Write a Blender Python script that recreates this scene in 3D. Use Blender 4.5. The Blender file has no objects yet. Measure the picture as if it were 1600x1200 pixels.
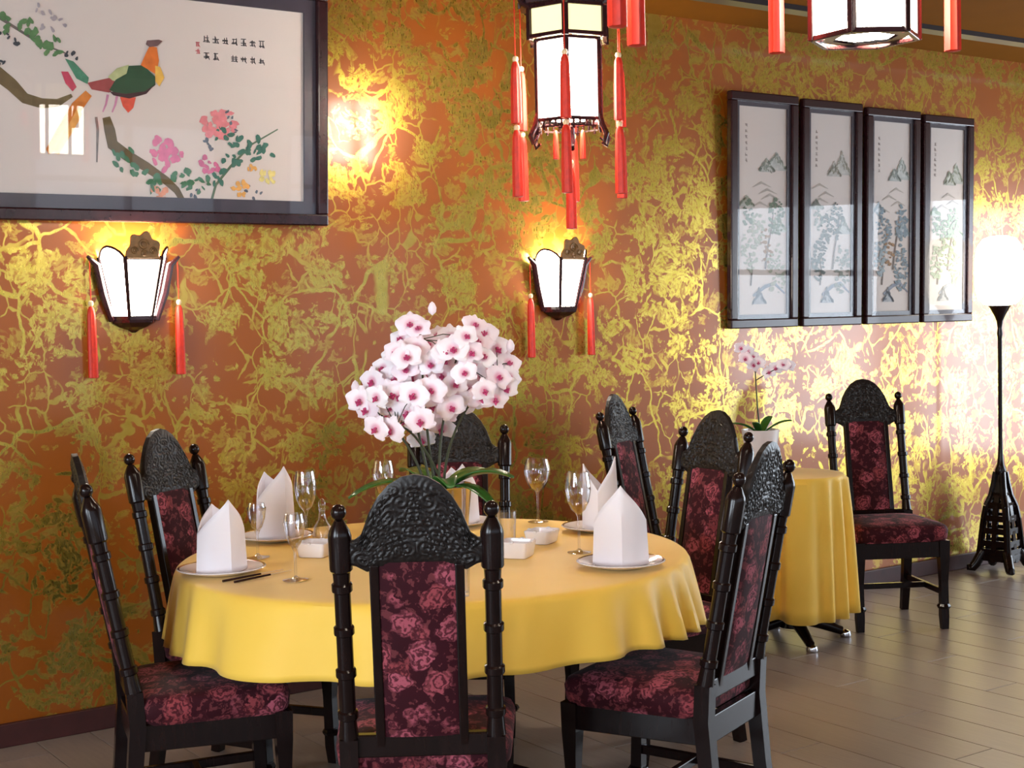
import bpy, math, random
from mathutils import Vector, Matrix

random.seed(7)
scene = bpy.context.scene
COL = scene.collection
PI = math.pi

# ------------------------------------------------------------------ camera
def setup_camera():
    f = 2250.0
    pitch = math.atan(110 / f); roll = math.radians(1.26); yaw = math.atan2(.573, .819)
    F0 = Vector((math.sin(yaw), math.cos(yaw), 0)); R0 = Vector((math.cos(yaw), -math.sin(yaw), 0)); U0 = Vector((0, 0, 1))
    F = F0 * math.cos(pitch) - U0 * math.sin(pitch); U = U0 * math.cos(pitch) + F0 * math.sin(pitch)
    R = R0 * math.cos(roll) - U * math.sin(roll); U = U * math.cos(roll) + R0 * math.sin(roll)
    cd = bpy.data.cameras.new('camera'); cd.sensor_width = 36; cd.lens = 36 * f / 1600; cd.clip_start = .05
    c = bpy.data.objects.new('camera', cd); COL.objects.link(c)
    m = Matrix(((R.x, U.x, -F.x, 0), (R.y, U.y, -F.y, -5.2), (R.z, U.z, -F.z, 1.5), (0, 0, 0, 1)))
    c.matrix_world = m
    scene.camera = c
setup_camera()

# ------------------------------------------------------------------ world, daylight, exposure
scene.view_settings.view_transform = 'Standard'
scene.view_settings.look = 'None'
scene.view_settings.exposure = 1.25
scene.view_settings.gamma = 1.0
scene.view_settings.use_curve_mapping = False
w = bpy.data.worlds.new('sky'); scene.world = w; w.use_nodes = True
w.node_tree.nodes['Background'].inputs[0].default_value = (.70, .82, 1, 1)
w.node_tree.nodes['Background'].inputs[1].default_value = 1.0
try:
    scene.cycles.sample_clamp_indirect = 6.0
    scene.cycles.max_bounces = 6
    scene.cycles.glossy_bounces = 4
    scene.cycles.transparent_max_bounces = 12
    scene.cycles.adaptive_threshold = .03
    scene.cycles.caustics_reflective = False
    scene.cycles.caustics_refractive = False
except Exception: pass

ROOM = dict(x0=-3.2, x1=9.6, y0=-8.4, zc=2.89)
DAY = (.80, .90, 1.0)
# windows: (wall, centre along wall, half width, sill z, head z, watts)
WINDOWS = [('front', -1.9, .95, .7, 2.5, 190), ('front', .4, .95, .7, 2.5, 190), ('front', 2.7, .95, .7, 2.5, 150), ('front', 5.0, .95, .7, 2.5, 110), ('front', 7.6, .95, .7, 2.5, 90),
           ('right', -1.75, 1.0, .25, 2.3, 60), ('right', -4.1, 1.0, .25, 2.3, 60), ('left', -6.2, .95, .7, 2.5, 100), ('left', -3.4, .95, .7, 2.5, 100)]
def day_light(wall, c, hw, z0, z1, watts):
    d = bpy.data.lights.new('daylight', 'AREA'); d.shape = 'RECTANGLE'; d.size = 2 * hw; d.size_y = z1 - z0
    d.energy = watts; d.color = DAY
    o = bpy.data.objects.new('window_daylight', d); COL.objects.link(o)
    zc = (z0 + z1) / 2
    if wall == 'front': o.location = (c, ROOM['y0'] - .22, zc); o.rotation_euler = (PI / 2, 0, PI)
    if wall == 'right': o.location = (ROOM['x1'] + .22, c, zc); o.rotation_euler = (PI / 2, 0, PI / 2)
    if wall == 'left': o.location = (ROOM['x0'] - .22, c, zc); o.rotation_euler = (PI / 2, 0, -PI / 2)
for wd in WINDOWS: day_light(*wd)

# ------------------------------------------------------------------ mesh helpers
class MB:
    def __init__(s): s.v = []; s.f = []
    def add(s, V, F):
        b = len(s.v); s.v += [tuple(p) for p in V]; s.f += [tuple(i + b for i in f) for f in F]; return s
    def box(s, c, d, rot=None, taper=1.0):
        hx, hy, hz = d[0] / 2, d[1] / 2, d[2] / 2
        P = [Vector((sx * hx * (taper if sz > 0 else 1), sy * hy * (taper if sz > 0 else 1), sz * hz)) for sz in (-1, 1) for sy in (-1, 1) for sx in (-1, 1)]
        if rot is not None: P = [rot @ p for p in P]
        P = [p + Vector(c) for p in P]
        return s.add(P, [(0, 2, 3, 1), (4, 5, 7, 6), (0, 1, 5, 4), (1, 3, 7, 5), (3, 2, 6, 7), (2, 0, 4, 6)])
    def bar(s, a, b, wx, wy, side=None):      # wx is measured along side
        a = Vector(a); b = Vector(b); d = b - a
        q = d.to_track_quat('Z', 'Y').to_matrix()
        if side is not None:
            zz = d.normalized(); xx = Vector(side); xx = (xx - zz * xx.dot(zz)).normalized(); yy = zz.cross(xx)
            q = Matrix((xx, yy, zz)).transposed()
        return s.box((a + b) / 2, (wx, wy, d.length), q)
    def tube(s, path, rad, n=10, cap=True, twist=0.0):
        path = [Vector(p) for p in path]
        if not hasattr(rad, '__len__'): rad = [rad] * len(path)
        V = []; F = []
        up = None
        for i, p in enumerate(path):
            t = path[min(i + 1, len(path) - 1)] - path[max(i - 1, 0)]
            if t.length < 1e-9: t = Vector((0, 0, 1))
            t.normalize()
            if up is None: up = Vector((1, 0, 0)) if abs(t.x) < .9 else Vector((0, 1, 0))
            e1 = (up - t * up.dot(t)); e1 = e1.normalized() if e1.length > 1e-6 else t.orthogonal().normalized()
            e2 = t.cross(e1); up = e1
            for k in range(n):
                a = 2 * PI * k / n + twist
                V.append(p + (e1 * math.cos(a) + e2 * math.sin(a)) * rad[i])
        for i in range(len(path) - 1):
            for k in range(n):
                F.append((i * n + k, i * n + (k + 1) % n, (i + 1) * n + (k + 1) % n, (i + 1) * n + k))
        if cap:
            F.append(tuple(reversed(range(n)))); F.append(tuple((len(path) - 1) * n + k for k in range(n)))
        return s.add(V, F)
    def lathe(s, prof, n=20, c=(0, 0, 0), cap=True):
        V = []; F = []
        for r, z in prof:
            for k in range(n):
                a = 2 * PI * k / n; V.append((c[0] + r * math.cos(a), c[1] + r * math.sin(a), c[2] + z))
        m = len(prof)
        for i in range(m - 1):
            for k in range(n): F.append((i * n + k, i * n + (k + 1) % n, (i + 1) * n + (k + 1) % n, (i + 1) * n + k))
        if cap:
            F.append(tuple(reversed(range(n)))); F.append(tuple((m - 1) * n + k for k in range(n)))
        return s.add(V, F)
    def loft(s, loops):
        n = len(loops[0]); V = [p for l in loops for p in l]; F = []
        for i in range(len(loops) - 1):
            for k in range(n): F.append((i * n + k, i * n + (k + 1) % n, (i + 1) * n + (k + 1) % n, (i + 1) * n + k))
        F.append(tuple(reversed(range(n)))); F.append(tuple((len(loops) - 1) * n + k for k in range(n)))
        return s.add(V, F)
    def prism(s, poly, y0, y1):          # poly in (x, z), extruded along y
        n = len(poly)
        V = [(x, y0, z) for x, z in poly] + [(x, y1, z) for x, z in poly]
        F = [tuple(range(n)), tuple(reversed(range(n, 2 * n)))] + [(k, k + n, (k + 1) % n + n, (k + 1) % n) for k in range(n)]
        return s.add(V, F)
    def build(s, name, mat, parent=None, smooth=False, bevel=0, loc=None):
        me = bpy.data.meshes.new(name); me.from_pydata(s.v, [], s.f); me.update()
        import bmesh
        bm = bmesh.new(); bm.from_mesh(me); bmesh.ops.recalc_face_normals(bm, faces=bm.faces); bm.to_mesh(me); bm.free()
        if smooth:
            me.polygons.foreach_set('use_smooth', [True] * len(me.polygons))
            try: me.set_sharp_from_angle(angle=math.radians(40))
            except Exception: pass
        me.materials.append(mat)
        o = bpy.data.objects.new(name, me); COL.objects.link(o); o.parent = parent
        if loc is not None: o.location = loc
        if bevel:
            b = o.modifiers.new('bevel', 'BEVEL'); b.width = bevel; b.segments = 2; b.limit_method = 'ANGLE'
        return o

def empty(name, loc=(0, 0, 0), rz=0):
    o = bpy.data.objects.new(name, None); COL.objects.link(o); o.location = loc; o.rotation_euler = (0, 0, rz); o.empty_display_size = .1
    return o
def tag(o, label, cat, group=None):
    o['label'] = label; o['category'] = cat
    if group: o['group'] = group
    return o
def structure(o): o['kind'] = 'structure'; return o
def copy_tree(o, parent=None):
    c = o.copy(); COL.objects.link(c); c.parent = parent
    for ch in [x for x in o.children]: copy_tree(ch, c)
    return c

# ------------------------------------------------------------------ materials
def lin(c): return tuple(((v / 255) / 12.92 if v / 255 < .04045 else ((v / 255 + .055) / 1.055) ** 2.4) for v in c) + (1,)
class NT:
    def __init__(s, name):
        s.m = bpy.data.materials.new(name); s.m.use_nodes = True; s.t = s.m.node_tree; s.b = s.t.nodes['Principled BSDF']; s.out = s.t.nodes['Material Output']
    def n(s, t, **kw):
        nd = s.t.nodes.new(t)
        for k, v in kw.items(): setattr(nd, k, v)
        return nd
    def link(s, a, b): s.t.links.new(a, b)
    def val(s, x, sock):
        if isinstance(x, (int, float)): sock.default_value = x
        elif isinstance(x, tuple): sock.default_value = x
        else: s.link(x, sock)
    def math(s, op, a, b=0.0, c=0.0):
        nd = s.n('ShaderNodeMath', operation=op); s.val(a, nd.inputs[0]); s.val(b, nd.inputs[1]); s.val(c, nd.inputs[2]); return nd.outputs[0]
    def mix(s, f, a, b):
        nd = s.n('ShaderNodeMix', data_type='RGBA'); s.val(f, nd.inputs[0]); s.val(a, nd.inputs[6]); s.val(b, nd.inputs[7]); return nd.outputs[2]
    def rng(s, x, a, b, c=0.0, d=1.0, smooth=True):
        nd = s.n('ShaderNodeMapRange', interpolation_type='SMOOTHSTEP' if smooth else 'LINEAR')
        s.val(x, nd.inputs[0]); nd.inputs[1].default_value = a; nd.inputs[2].default_value = b; nd.inputs[3].default_value = c; nd.inputs[4].default_value = d; return nd.outputs[0]
    def noise(s, v, scale, detail=2, rough=.5):
        nd = s.n('ShaderNodeTexNoise'); nd.inputs['Scale'].default_value = scale; nd.inputs['Detail'].default_value = detail; nd.inputs['Roughness'].default_value = rough
        if v is not None: s.link(v, nd.inputs['Vector'])
        return nd
    def voro(s, v, scale, feature='F1', dims='3D', rnd=1.0):
        nd = s.n('ShaderNodeTexVoronoi', feature=feature, voronoi_dimensions=dims); nd.inputs['Scale'].default_value = scale; nd.inputs['Randomness'].default_value = rnd
        if v is not None: s.link(v, nd.inputs['Vector'])
        return nd
    def coords(s, kind='Object'): return s.n('ShaderNodeTexCoord').outputs[kind]
    def bump(s, h, strength=.3, dist=.01):
        nd = s.n('ShaderNodeBump'); nd.inputs['Strength'].default_value = strength; nd.inputs['Distance'].default_value = dist; s.link(h, nd.inputs['Height']); s.link(nd.outputs[0], s.b.inputs['Normal'])
    def mapping(s, v, scale=(1, 1, 1), rot=(0, 0, 0)):
        nd = s.n('ShaderNodeMapping'); nd.inputs['Scale'].default_value = scale; nd.inputs['Rotation'].default_value = rot; s.link(v, nd.inputs['Vector']); return nd.outputs[0]
    def set(s, **kw):
        names = dict(color='Base Color', rough='Roughness', metal='Metallic', spec='Specular IOR Level', coat='Coat Weight', coatr='Coat Roughness', sheen='Sheen Weight', sss='Subsurface Weight', ecol='Emission Color', estr='Emission Strength', alpha='Alpha', trans='Transmission Weight')
        for k, v in kw.items(): s.val(v, s.b.inputs[names[k]])
        return s

def plain(name, rgb, rough=.5, metal=0.0, spec=.5, coat=0.0, vary=.06, scale=14, sheen=0.0):
    t = NT(name); c = lin(rgb)
    n = t.noise(t.coords(), scale, 3)
    dark = tuple(v * (1 - vary * 2) for v in c[:3]) + (1,); lite = tuple(min(1, v * (1 + vary * 2)) for v in c[:3]) + (1,)
    t.set(color=t.mix(n.outputs[0], dark, lite), rough=rough, metal=metal, spec=spec, coat=coat, sheen=sheen)
    return t.m
def emit(name, rgb, strength):
    t = NT(name); t.set(color=lin(rgb), ecol=lin(rgb), estr=strength, rough=.5)
    return t.m

def mat_wallpaper():
    t = NT('gold_blossom_wallpaper')
    p0 = t.mapping(t.coords(), (1, 0, 1))
    wn = t.noise(p0, 4.5, 3)
    vm = t.n('ShaderNodeVectorMath', operation='MULTIPLY_ADD'); t.link(wn.outputs['Color'], vm.inputs[0]); vm.inputs[1].default_value = (.16, 0, .16); t.link(p0, vm.inputs[2])
    p = vm.outputs[0]
    wn2 = t.noise(p0, 16, 2)
    vm2 = t.n('ShaderNodeVectorMath', operation='MULTIPLY_ADD'); t.link(wn2.outputs['Color'], vm2.inputs[0]); vm2.inputs[1].default_value = (.035, 0, .035); t.link(p, vm2.inputs[2])
    pf = vm2.outputs[0]
    lobes = t.voro(p, 27).outputs['Distance']
    fine = t.math('SUBTRACT', t.noise(p, 58, 3).outputs[0], .5)
    def clumps(vec, scale, thr, k):
        d = t.voro(vec, scale).outputs['Distance']
        f = t.math('ADD', t.math('ADD', d, t.math('MULTIPLY', lobes, k)), t.math('MULTIPLY', fine, .62))
        return t.rng(f, thr + .03, thr - .03)
    c1 = clumps(t.mapping(p, (1, 1, 1.3)), 5.4, .70, .45)
    sh = t.n('ShaderNodeVectorMath', operation='ADD'); t.link(p, sh.inputs[0]); sh.inputs[1].default_value = (3.1, 0, 7.7)
    c2 = clumps(t.mapping(sh.outputs[0], (1, 1, 1.2)), 10.5, .60, .40)
    vein = t.rng(t.noise(pf, 64, 2).outputs[0], .38, .52, .35, 1)
    hole = t.rng(t.noise(p, 26, 3).outputs[0], .37, .44)
    fol = t.math('MULTIPLY', t.math('MAXIMUM', c1, t.math('MULTIPLY', c2, .6)), t.math('MULTIPLY', vein, hole))
    def twigs(vec, scale, wd, gs, g0):
        e = t.voro(vec, scale, 'DISTANCE_TO_EDGE').outputs[0]
        return t.math('MULTIPLY', t.rng(e, wd * 1.35, wd * .8), t.rng(t.noise(p0, gs, 2).outputs[0], g0, g0 + .05))
    br = t.math('MAXIMUM', twigs(t.mapping(p, (1, 1, .75), (0, .6, 0)), 3.8, .016, 3.4, .47), t.math('MULTIPLY', twigs(t.mapping(pf, (1, 1, .8), (0, -.5, 0)), 9.5, .026, 4.7, .46), .85))
    mask = t.math('MAXIMUM', fol, br)
    weave = t.noise(t.mapping(p0, (1, 1, .25)), 160, 2).outputs[0]
    ground = t.mix(t.noise(p0, 3, 3).outputs[0], lin((140, 71, 5)), lin((160, 85, 10)))
    gold = t.mix(t.noise(p0, 22, 2).outputs[0], lin((168, 146, 42)), lin((208, 186, 92)))
    t.set(color=t.mix(mask, ground, gold), metal=t.rng(mask, 0, 1, .2, .93, False), rough=t.math('ADD', t.rng(mask, 0, 1, .34, .24, False), t.math('MULTIPLY', weave, .08)), coat=.45, coatr=.12)
    return t.m

def mat_fabric(name='rose_brocade'):
    t = NT(name)
    c = t.coords()
    wn = t.noise(c, 34, 3)
    vm = t.n('ShaderNodeVectorMath', operation='MULTIPLY_ADD'); t.link(wn.outputs['Color'], vm.inputs[0]); vm.inputs[1].default_value = (.045, .045, .045); t.link(c, vm.inputs[2])
    v = t.voro(vm.outputs[0], 15); d = v.outputs['Distance']
    ring = t.math('SINE', t.math('ADD', t.math('MULTIPLY', d, 26), t.math('MULTIPLY', t.noise(c, 70, 2).outputs[0], 12)))
    sep = t.n('ShaderNodeSeparateColor'); t.link(v.outputs['Color'], sep.inputs[0])
    keep = t.rng(sep.outputs[0], .30, .36)
    disk = t.math('MULTIPLY', t.rng(d, .62, .46), keep)
    petal = t.math('MULTIPLY', disk, t.rng(ring, -.6, .6, .15, 1, False))
    leaf = t.math('MULTIPLY', t.rng(t.noise(vm.outputs[0], 55, 3).outputs[0], .54, .60), .5)
    rose = t.mix(sep.outputs[1], lin((176, 90, 106)), lin((140, 60, 64)))
    base = t.mix(t.noise(c, 9, 2).outputs[0], lin((40, 8, 16)), lin((60, 12, 24)))
    col = t.mix(leaf, base, lin((128, 62, 66))); col = t.mix(petal, col, rose)
    t.set(color=col, rough=.75, spec=.15, sheen=.05)
    t.bump(t.noise(c, 420, 2).outputs[0], .15, .001)
    return t.m

def mat_lacquer():
    t = NT('black_lacquered_wood')
    c = t.coords(); n = t.noise(t.mapping(c, (8, 8, 1)), 9, 4).outputs[0]
    t.set(color=t.mix(n, lin((10, 7, 8)), lin((34, 20, 18))), rough=.2, spec=.22, coat=.05, coatr=.08)
    return t.m
def mat_carved():
    t = NT('carved_dark_wood')
    c = t.coords(); n = t.noise(c, 90, 3).outputs[0]
    t.set(color=t.mix(n, lin((14, 11, 12)), lin((34, 28, 25))), rough=.42, spec=.35)
    t.bump(n, .35, .003)
    return t.m
def mat_plank():
    t = NT('grey_brown_wood_plank')
    c = t.coords(); r = t.n('ShaderNodeObjectInfo').outputs['Random']
    cm = t.n('ShaderNodeCombineXYZ'); t.link(t.math('MULTIPLY', r, 40), cm.inputs[0]); t.link(t.math('MULTIPLY', r, 17), cm.inputs[1])
    va = t.n('ShaderNodeVectorMath', operation='ADD'); t.link(c, va.inputs[0]); t.link(cm.outputs[0], va.inputs[1])
    g = t.noise(t.mapping(va.outputs[0], (14, 1.2, 1)), 5, 5, .6).outputs[0]
    big = t.noise(va.outputs[0], 2.5, 2).outputs[0]
    col = t.mix(g, lin((116, 102, 92)), lin((170, 154, 138)))
    col = t.mix(t.math('MULTIPLY', big, .35), col, lin((140, 138, 144)))
    col = t.mix(t.math('MULTIPLY', r, .3), col, lin((112, 94, 76)))
    t.set(color=col, rough=t.rng(g, 0, 1, .26, .4, False), spec=.5)
    t.bump(g, .08, .002)
    return t.m
def mat_cloth():
    t = NT('golden_yellow_tablecloth')
    c = t.coords(); n = t.noise(c, 5, 3).outputs[0]; wv = t.noise(t.mapping(c, (1, 1, 1)), 300, 2).outputs[0]
    col = t.mix(n, lin((240, 194, 66)), lin((250, 208, 92)))
    t.set(color=col, rough=.58, spec=.3, sheen=.2)
    t.bump(wv, .08, .001)
    return t.m
def mat_glass(name, strength=.9, tint=(1, 1, 1, 1), blend=.25, base=.04, rough=.02):
    t = NT(name)
    tr = t.n('ShaderNodeBsdfTransparent'); tr.inputs[0].default_value = tint
    gl = t.n('ShaderNodeBsdfGlossy'); gl.inputs['Roughness'].default_value = rough
    if base < 0:
        lw = t.n('ShaderNodeLayerWeight'); lw.inputs[0].default_value = .5
        f = t.math('MULTIPLY_ADD', t.math('POWER', lw.outputs['Facing'], 5.0), .9, .014)
    else:
        lw = t.n('ShaderNodeLayerWeight'); lw.inputs[0].default_value = blend; f = t.math('MULTIPLY_ADD', lw.outputs['Facing'], strength, base)
    mx = t.n('ShaderNodeMixShader'); t.link(f, mx.inputs[0]); t.link(tr.outputs[0], mx.inputs[1]); t.link(gl.outputs[0], mx.inputs[2])
    t.link(mx.outputs[0], t.out.inputs['Surface'])
    return t.m
def mat_petal():
    t = NT('orchid_petal')
    c = t.coords(); ln = t.n('ShaderNodeVectorMath', operation='LENGTH'); t.link(c, ln.inputs[0])
    core = t.rng(ln.outputs['Value'], .024, .008)
    r = t.n('ShaderNodeObjectInfo').outputs['Random']
    col = t.mix(t.math('MULTIPLY', r, .55), lin((250, 246, 250)), lin((246, 216, 228)))
    t.set(color=t.mix(t.math('MULTIPLY', core, .6), col, lin((214, 110, 150))), rough=.55)
    return t.m

WALLP = mat_wallpaper(); FAB = mat_fabric(); LAC = mat_lacquer(); CARV = mat_carved(); PLANK = mat_plank(); CLOTH = mat_cloth()
GLASS = mat_glass('clear_drinking_glass', .75, (.98, .98, 1, 1), .35, .05, .03)
PANE = mat_glass('picture_glass', .8, (1, 1, 1, 1), .12, -1, .01)
PETAL = mat_petal()
LIP = plain('orchid_lip', (186, 62, 110), .5)
GREEN = plain('orchid_leaf', (44, 96, 34), .3, vary=.2)
STEM = plain('orchid_stem', (58, 62, 40), .5, vary=.2)
SILVER = plain('polished_silver', (205, 200, 205), .12, metal=1.0)
PORC = plain('white_porcelain', (236, 232, 234), .12, coat=.4, vary=.01)
LINEN = plain('white_linen_napkin', (244, 240, 246), .75, vary=.01)
REDW = plain('red_silk_tassel', (208, 42, 14), .55, vary=.15, scale=60)
BEAD = plain('cream_bead', (226, 196, 150), .3)
MAHOG = plain('mahogany_frame', (42, 18, 22), .25, spec=.35, coat=.12, vary=.25, scale=30)
MOUNT = plain('dark_mount', (58, 54, 66), .35, vary=.15)
SILK = plain('pale_silk_canvas', (208, 198, 192), .7, vary=.02, scale=3)
BASEB = plain('dark_red_baseboard', (62, 24, 22), .55, vary=.25)
CEILM = plain('ochre_ceiling', (124, 76, 10), .85, spec=.1, vary=.08, scale=2)
DARKW = plain('dark_trim', (30, 24, 28), .4)
PLAST = plain('cream_plaster', (206, 186, 150), .7, vary=.04, scale=3)
WFRAME = plain('window_frame_wood', (70, 46, 34), .4)
LITW = emit('lit_lantern_pane', (255, 244, 226), 18.0)
LITC = emit('dim_lantern_pane', (238, 224, 160), .55)
GLOBE = emit('lit_globe_glass', (255, 248, 234), 4.0)
CHROME = plain('chrome', (220, 222, 230), .08, metal=1.0)

# ------------------------------------------------------------------ the room
def build_room():
    x0, x1, y0, zc = ROOM['x0'], ROOM['x1'], ROOM['y0'], ROOM['zc']
    fl = MB().box(((x0 + x1) / 2, y0 / 2, -.056), (x1 - x0 + .4, -y0 + .4, .1)).build('floor', PLANK); structure(fl)
    # planks run square to the gold wall
    W, L, G = .196, 1.28, .003
    pm = MB().box((0, 0, 0), (W - G, L - G, .006)); proto = None
    nearx0, nearx1, neary = .8, 8.4, -4.2
    rest = MB(); i = 0
    x = x0
    while x < x1:
        off = (i * .437) % L; y = 0.0 + off
        while y > y0:
            a, b = min(y, 0), max(y - L, y0)
            if a - b > .03:
                cx, cy = x + W / 2, (a + b) / 2
                near = (nearx0 < cx < nearx1 and cy > neary)
                if near:
                    if proto is None:
                        o = proto = pm.build('plank', PLANK, fl, bevel=.0015)
                    else:
                        o = proto.copy(); COL.objects.link(o); o.parent = fl
                    o.location = (cx, cy, -.003); o.scale = (1, (a - b) / L, 1)
                else:
                    rest.box((cx, cy, -.003), (W - G, a - b - G, .006))
            y -= L
        x += W; i += 1
    r = rest.build('plank_field', PLANK, fl); r['kind'] = 'stuff'
    wb = MB().box(((x0 + x1) / 2, .1, zc / 2), (x1 - x0 + .4, .2, zc)).build('wall_back', WALLP); structure(wb)
    ce = MB().box(((x0 + x1) / 2, y0 / 2, zc + .05), (x1 - x0 + .4, -y0 + .4, .1)).build('ceiling', CEILM); structure(ce)
    bb = MB().box(((x0 + x1) / 2, -.011, .042), (x1 - x0, .022, .084)).build('baseboard_back', BASEB, bevel=.004); structure(bb)
    tr = MB().box(((x0 + x1) / 2, -.44, zc - .012), (x1 - x0, .085, .024)).build('trim_1', DARKW); structure(tr)
    n = [0]
    def wall_with_windows(name, wall, a0, a1):
        ws = sorted([q for q in WINDOWS if q[0] == wall], key=lambda q: q[1])
        mb = MB()
        def seg(s0, s1, z0, z1):
            if s1 - s0 < .01 or z1 - z0 < .01: return
            c, d = (s0 + s1) / 2, s1 - s0
            if wall == 'front': mb.box((c, y0 - .1, (z0 + z1) / 2), (d, .2, z1 - z0))
            else:
                xx = x1 + .1 if wall == 'right' else x0 - .1
                mb.box((xx, c, (z0 + z1) / 2), (.2, d, z1 - z0))
        cur = a0
        for _, c, hw, z0, z1, _w in ws:
            seg(cur, c - hw, 0, zc); seg(c - hw, c + hw, 0, z0); seg(c - hw, c + hw, z1, zc); cur = c + hw
            n[0] += 1
            fr = MB()
            def piece(s0, s1, za, zb):
                cc, d = (s0 + s1) / 2, s1 - s0
                if wall == 'front': fr.box((cc, y0 - .06, (za + zb) / 2), (d, .06, zb - za))
                else: fr.box(((x1 + .06) if wall == 'right' else (x0 - .06), cc, (za + zb) / 2), (.06, d, zb - za))
            piece(c - hw, c - hw + .06, z0, z1); piece(c + hw - .06, c + hw, z0, z1); piece(c - hw, c + hw, z0, z0 + .06); piece(c - hw, c + hw, z1 - .06, z1)
            piece(c - .03, c + .03, z0, z1); piece(c - hw, c + hw, z0 + (z1 - z0) * .68 - .025, z0 + (z1 - z0) * .68 + .025)
            structure(fr.build('window_%d' % n[0], WFRAME))
        seg(cur, a1, 0, zc)
        structure(mb.build(name, PLAST))
    wall_with_windows('wall_front', 'front', x0 - .2, x1 + .2)
    wall_with_windows('wall_right', 'right', y0, 0)
    wall_with_windows('wall_left', 'left', y0, 0)
build_room()

# ------------------------------------------------------------------ chairs
def back_y(z): return -.195 - max(0, z - .46) * .19
def crest_profile(x):
    pts = [(0, 1.14), (.03, 1.134), (.06, 1.116), (.085, 1.088), (.106, 1.052), (.118, 1.02), (.126, 1.0), (.142, .988), (.18, .986)]
    a = abs(x)
    for (xa, za), (xb, zb) in zip(pts, pts[1:]):
        if a <= xb: return za + (zb - za) * (a - xa) / (xb - xa)
    return pts[-1][1]
def crest_low(x):
    a = abs(x); pts = [(0, .934), (.06, .93), (.095, .916), (.115, .912), (.14, .926), (.18, .936)]
    for (xa, za), (xb, zb) in zip(pts, pts[1:]):
        if a <= xb: return za + (zb - za) * (a - xa) / (xb - xa)
    return pts[-1][1]
def make_chair():
    rt = empty('dining_chair')
    for s in (-1, 1):
        x = .175 * s
        # rear post: square raked leg below, turned column above
        mb = MB()
        mb.tube([(x, -.25, 0), (x, -.215, .2), (x, -.197, .40), (x, back_y(.50), .50)], [.024, .028, .031, .031], 4, twist=PI / 4)
        path = []; rad = []
        def at(z, r): path.append((x, back_y(z), z)); rad.append(r)
        at(.50, .024)
        for zr in (.56, .665, .77, .875):
            at(zr - .012, .0195); at(zr - .008, .0245); at(zr + .008, .0245); at(zr + .012, .0195)
        at(.912, .021); at(.918, .027); at(1.0, .0275); at(1.012, .024); at(1.03, .014); at(1.036, .0105)
        mb.tube(path, rad, 12)
        p = mb.build('back_post', LAC, rt, smooth=True)
        fp = MB(); fpath = []; fr = []
        for k in range(9):
            a = PI * k / 8; z = 1.054 - .019 * math.cos(a); fpath.append((x, back_y(z), z)); fr.append(max(.003, .0185 * math.sin(a)))
        fp.tube(fpath, fr, 12).build('finial', LAC, p, smooth=True)
        # front leg
        fl = MB(); xf = .2 * s
        fl.tube([(xf, .205, 0), (xf, .2, .06), (xf, .195, .22), (xf, .195, .33), (xf, .195, .412)], [.022, .026, .024, .032, .034], 4, twist=PI / 4)
        fl.tube([(xf, .198, .095), (xf, .198, .105), (xf, .197, .115)], [.027, .033, .027], 10)
        fl.build('leg', LAC, rt)
        # inner stile
        st = MB(); xs = .099 * s
        st.bar((xs, back_y(.47), .47), (xs, back_y(.93), .93), .022, .028)
        st.build('stile', LAC, rt, bevel=.003)
    # aprons
    ap = MB()
    ap.bar((-.2, .198, .372), (.2, .198, .372), .075, .024, (0, 0, 1))
    ap.bar((-.175, -.2, .372), (.175, -.2, .372), .075, .024, (0, 0, 1))
    for s in (-1, 1): ap.bar((.175 * s, -.2, .372), (.2 * s, .198, .372), .075, .024, (0, 0, 1))
    ap.build('seat_rail', LAC, rt, bevel=.003)
    sr = MB()
    for s in (-1, 1): sr.bar((.175 * s, -.215, .17), (.2 * s, .198, .17), .02, .028)
    sr.bar((-.188, 0, .17), (.188, 0, .17), .02, .026)
    sr.build('stretcher', LAC, rt, bevel=.003)
    # lower back rail
    MB().bar((-.165, back_y(.48), .48), (.165, back_y(.48), .48), .055, .028, (0, 0, 1)).build('back_rail', LAC, rt, bevel=.004)
    # cushion
    loops = []
    N = 48
    for z, ins in ((.405, .012), (.42, .0), (.46, -.004), (.478, .004), (.488, .022), (.496, .06), (.501, .12)):
        lp = []
        for k in range(N):
            a = 2 * PI * k / N; ca, sa = math.cos(a), math.sin(a); e = .22
            px = math.copysign(abs(ca) ** e, ca); py = math.copysign(abs(sa) ** e, sa)
            hw = (.208 + .022 * (py * .5 + .5)) - ins; hd = .205 - ins
            lp.append((px * hw, .015 + py * hd, z))
        loops.append(lp)
    MB().loft(loops).build('seat', FAB, rt, smooth=True)
    # upholstered back panel, domed on both faces
    nx, nz = 10, 16; V = []; F = []
    for side in (1, -1):
        for j in range(nz + 1):
            for i in range(nx + 1):
                u, v = i / nx * 2 - 1, j / nz * 2 - 1
                z = .715 + v * .218; t = .009 + .012 * (1 - abs(u) ** 4) * (1 - abs(v) ** 6)
                V.append((u * .09, back_y(z) + side * t, z))
    st_ = (nx + 1) * (nz + 1)
    for sd in (0, 1):
        for j in range(nz):
            for i in range(nx):
                q = sd * st_ + j * (nx + 1) + i; F.append((q, q + 1, q + nx + 2, q + nx + 1))
    for j in range(nz):
        for i in (0, nx):
            q = j * (nx + 1) + i; F.append((q, q + nx + 1, q + nx + 1 + st_, q + st_))
    MB().add(V, F).build('back_panel', FAB, rt, smooth=True)
    # carved crest with scroll relief
    rnd = random.Random(3)
    sp = [(rnd.uniform(-.13, .13), rnd.uniform(.93, 1.12), rnd.choice((-1, 1)), rnd.uniform(.016, .03)) for _ in range(70)]
    sp = [q for q in sp if crest_low(q[0]) < q[1] < crest_profile(q[0])]
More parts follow.
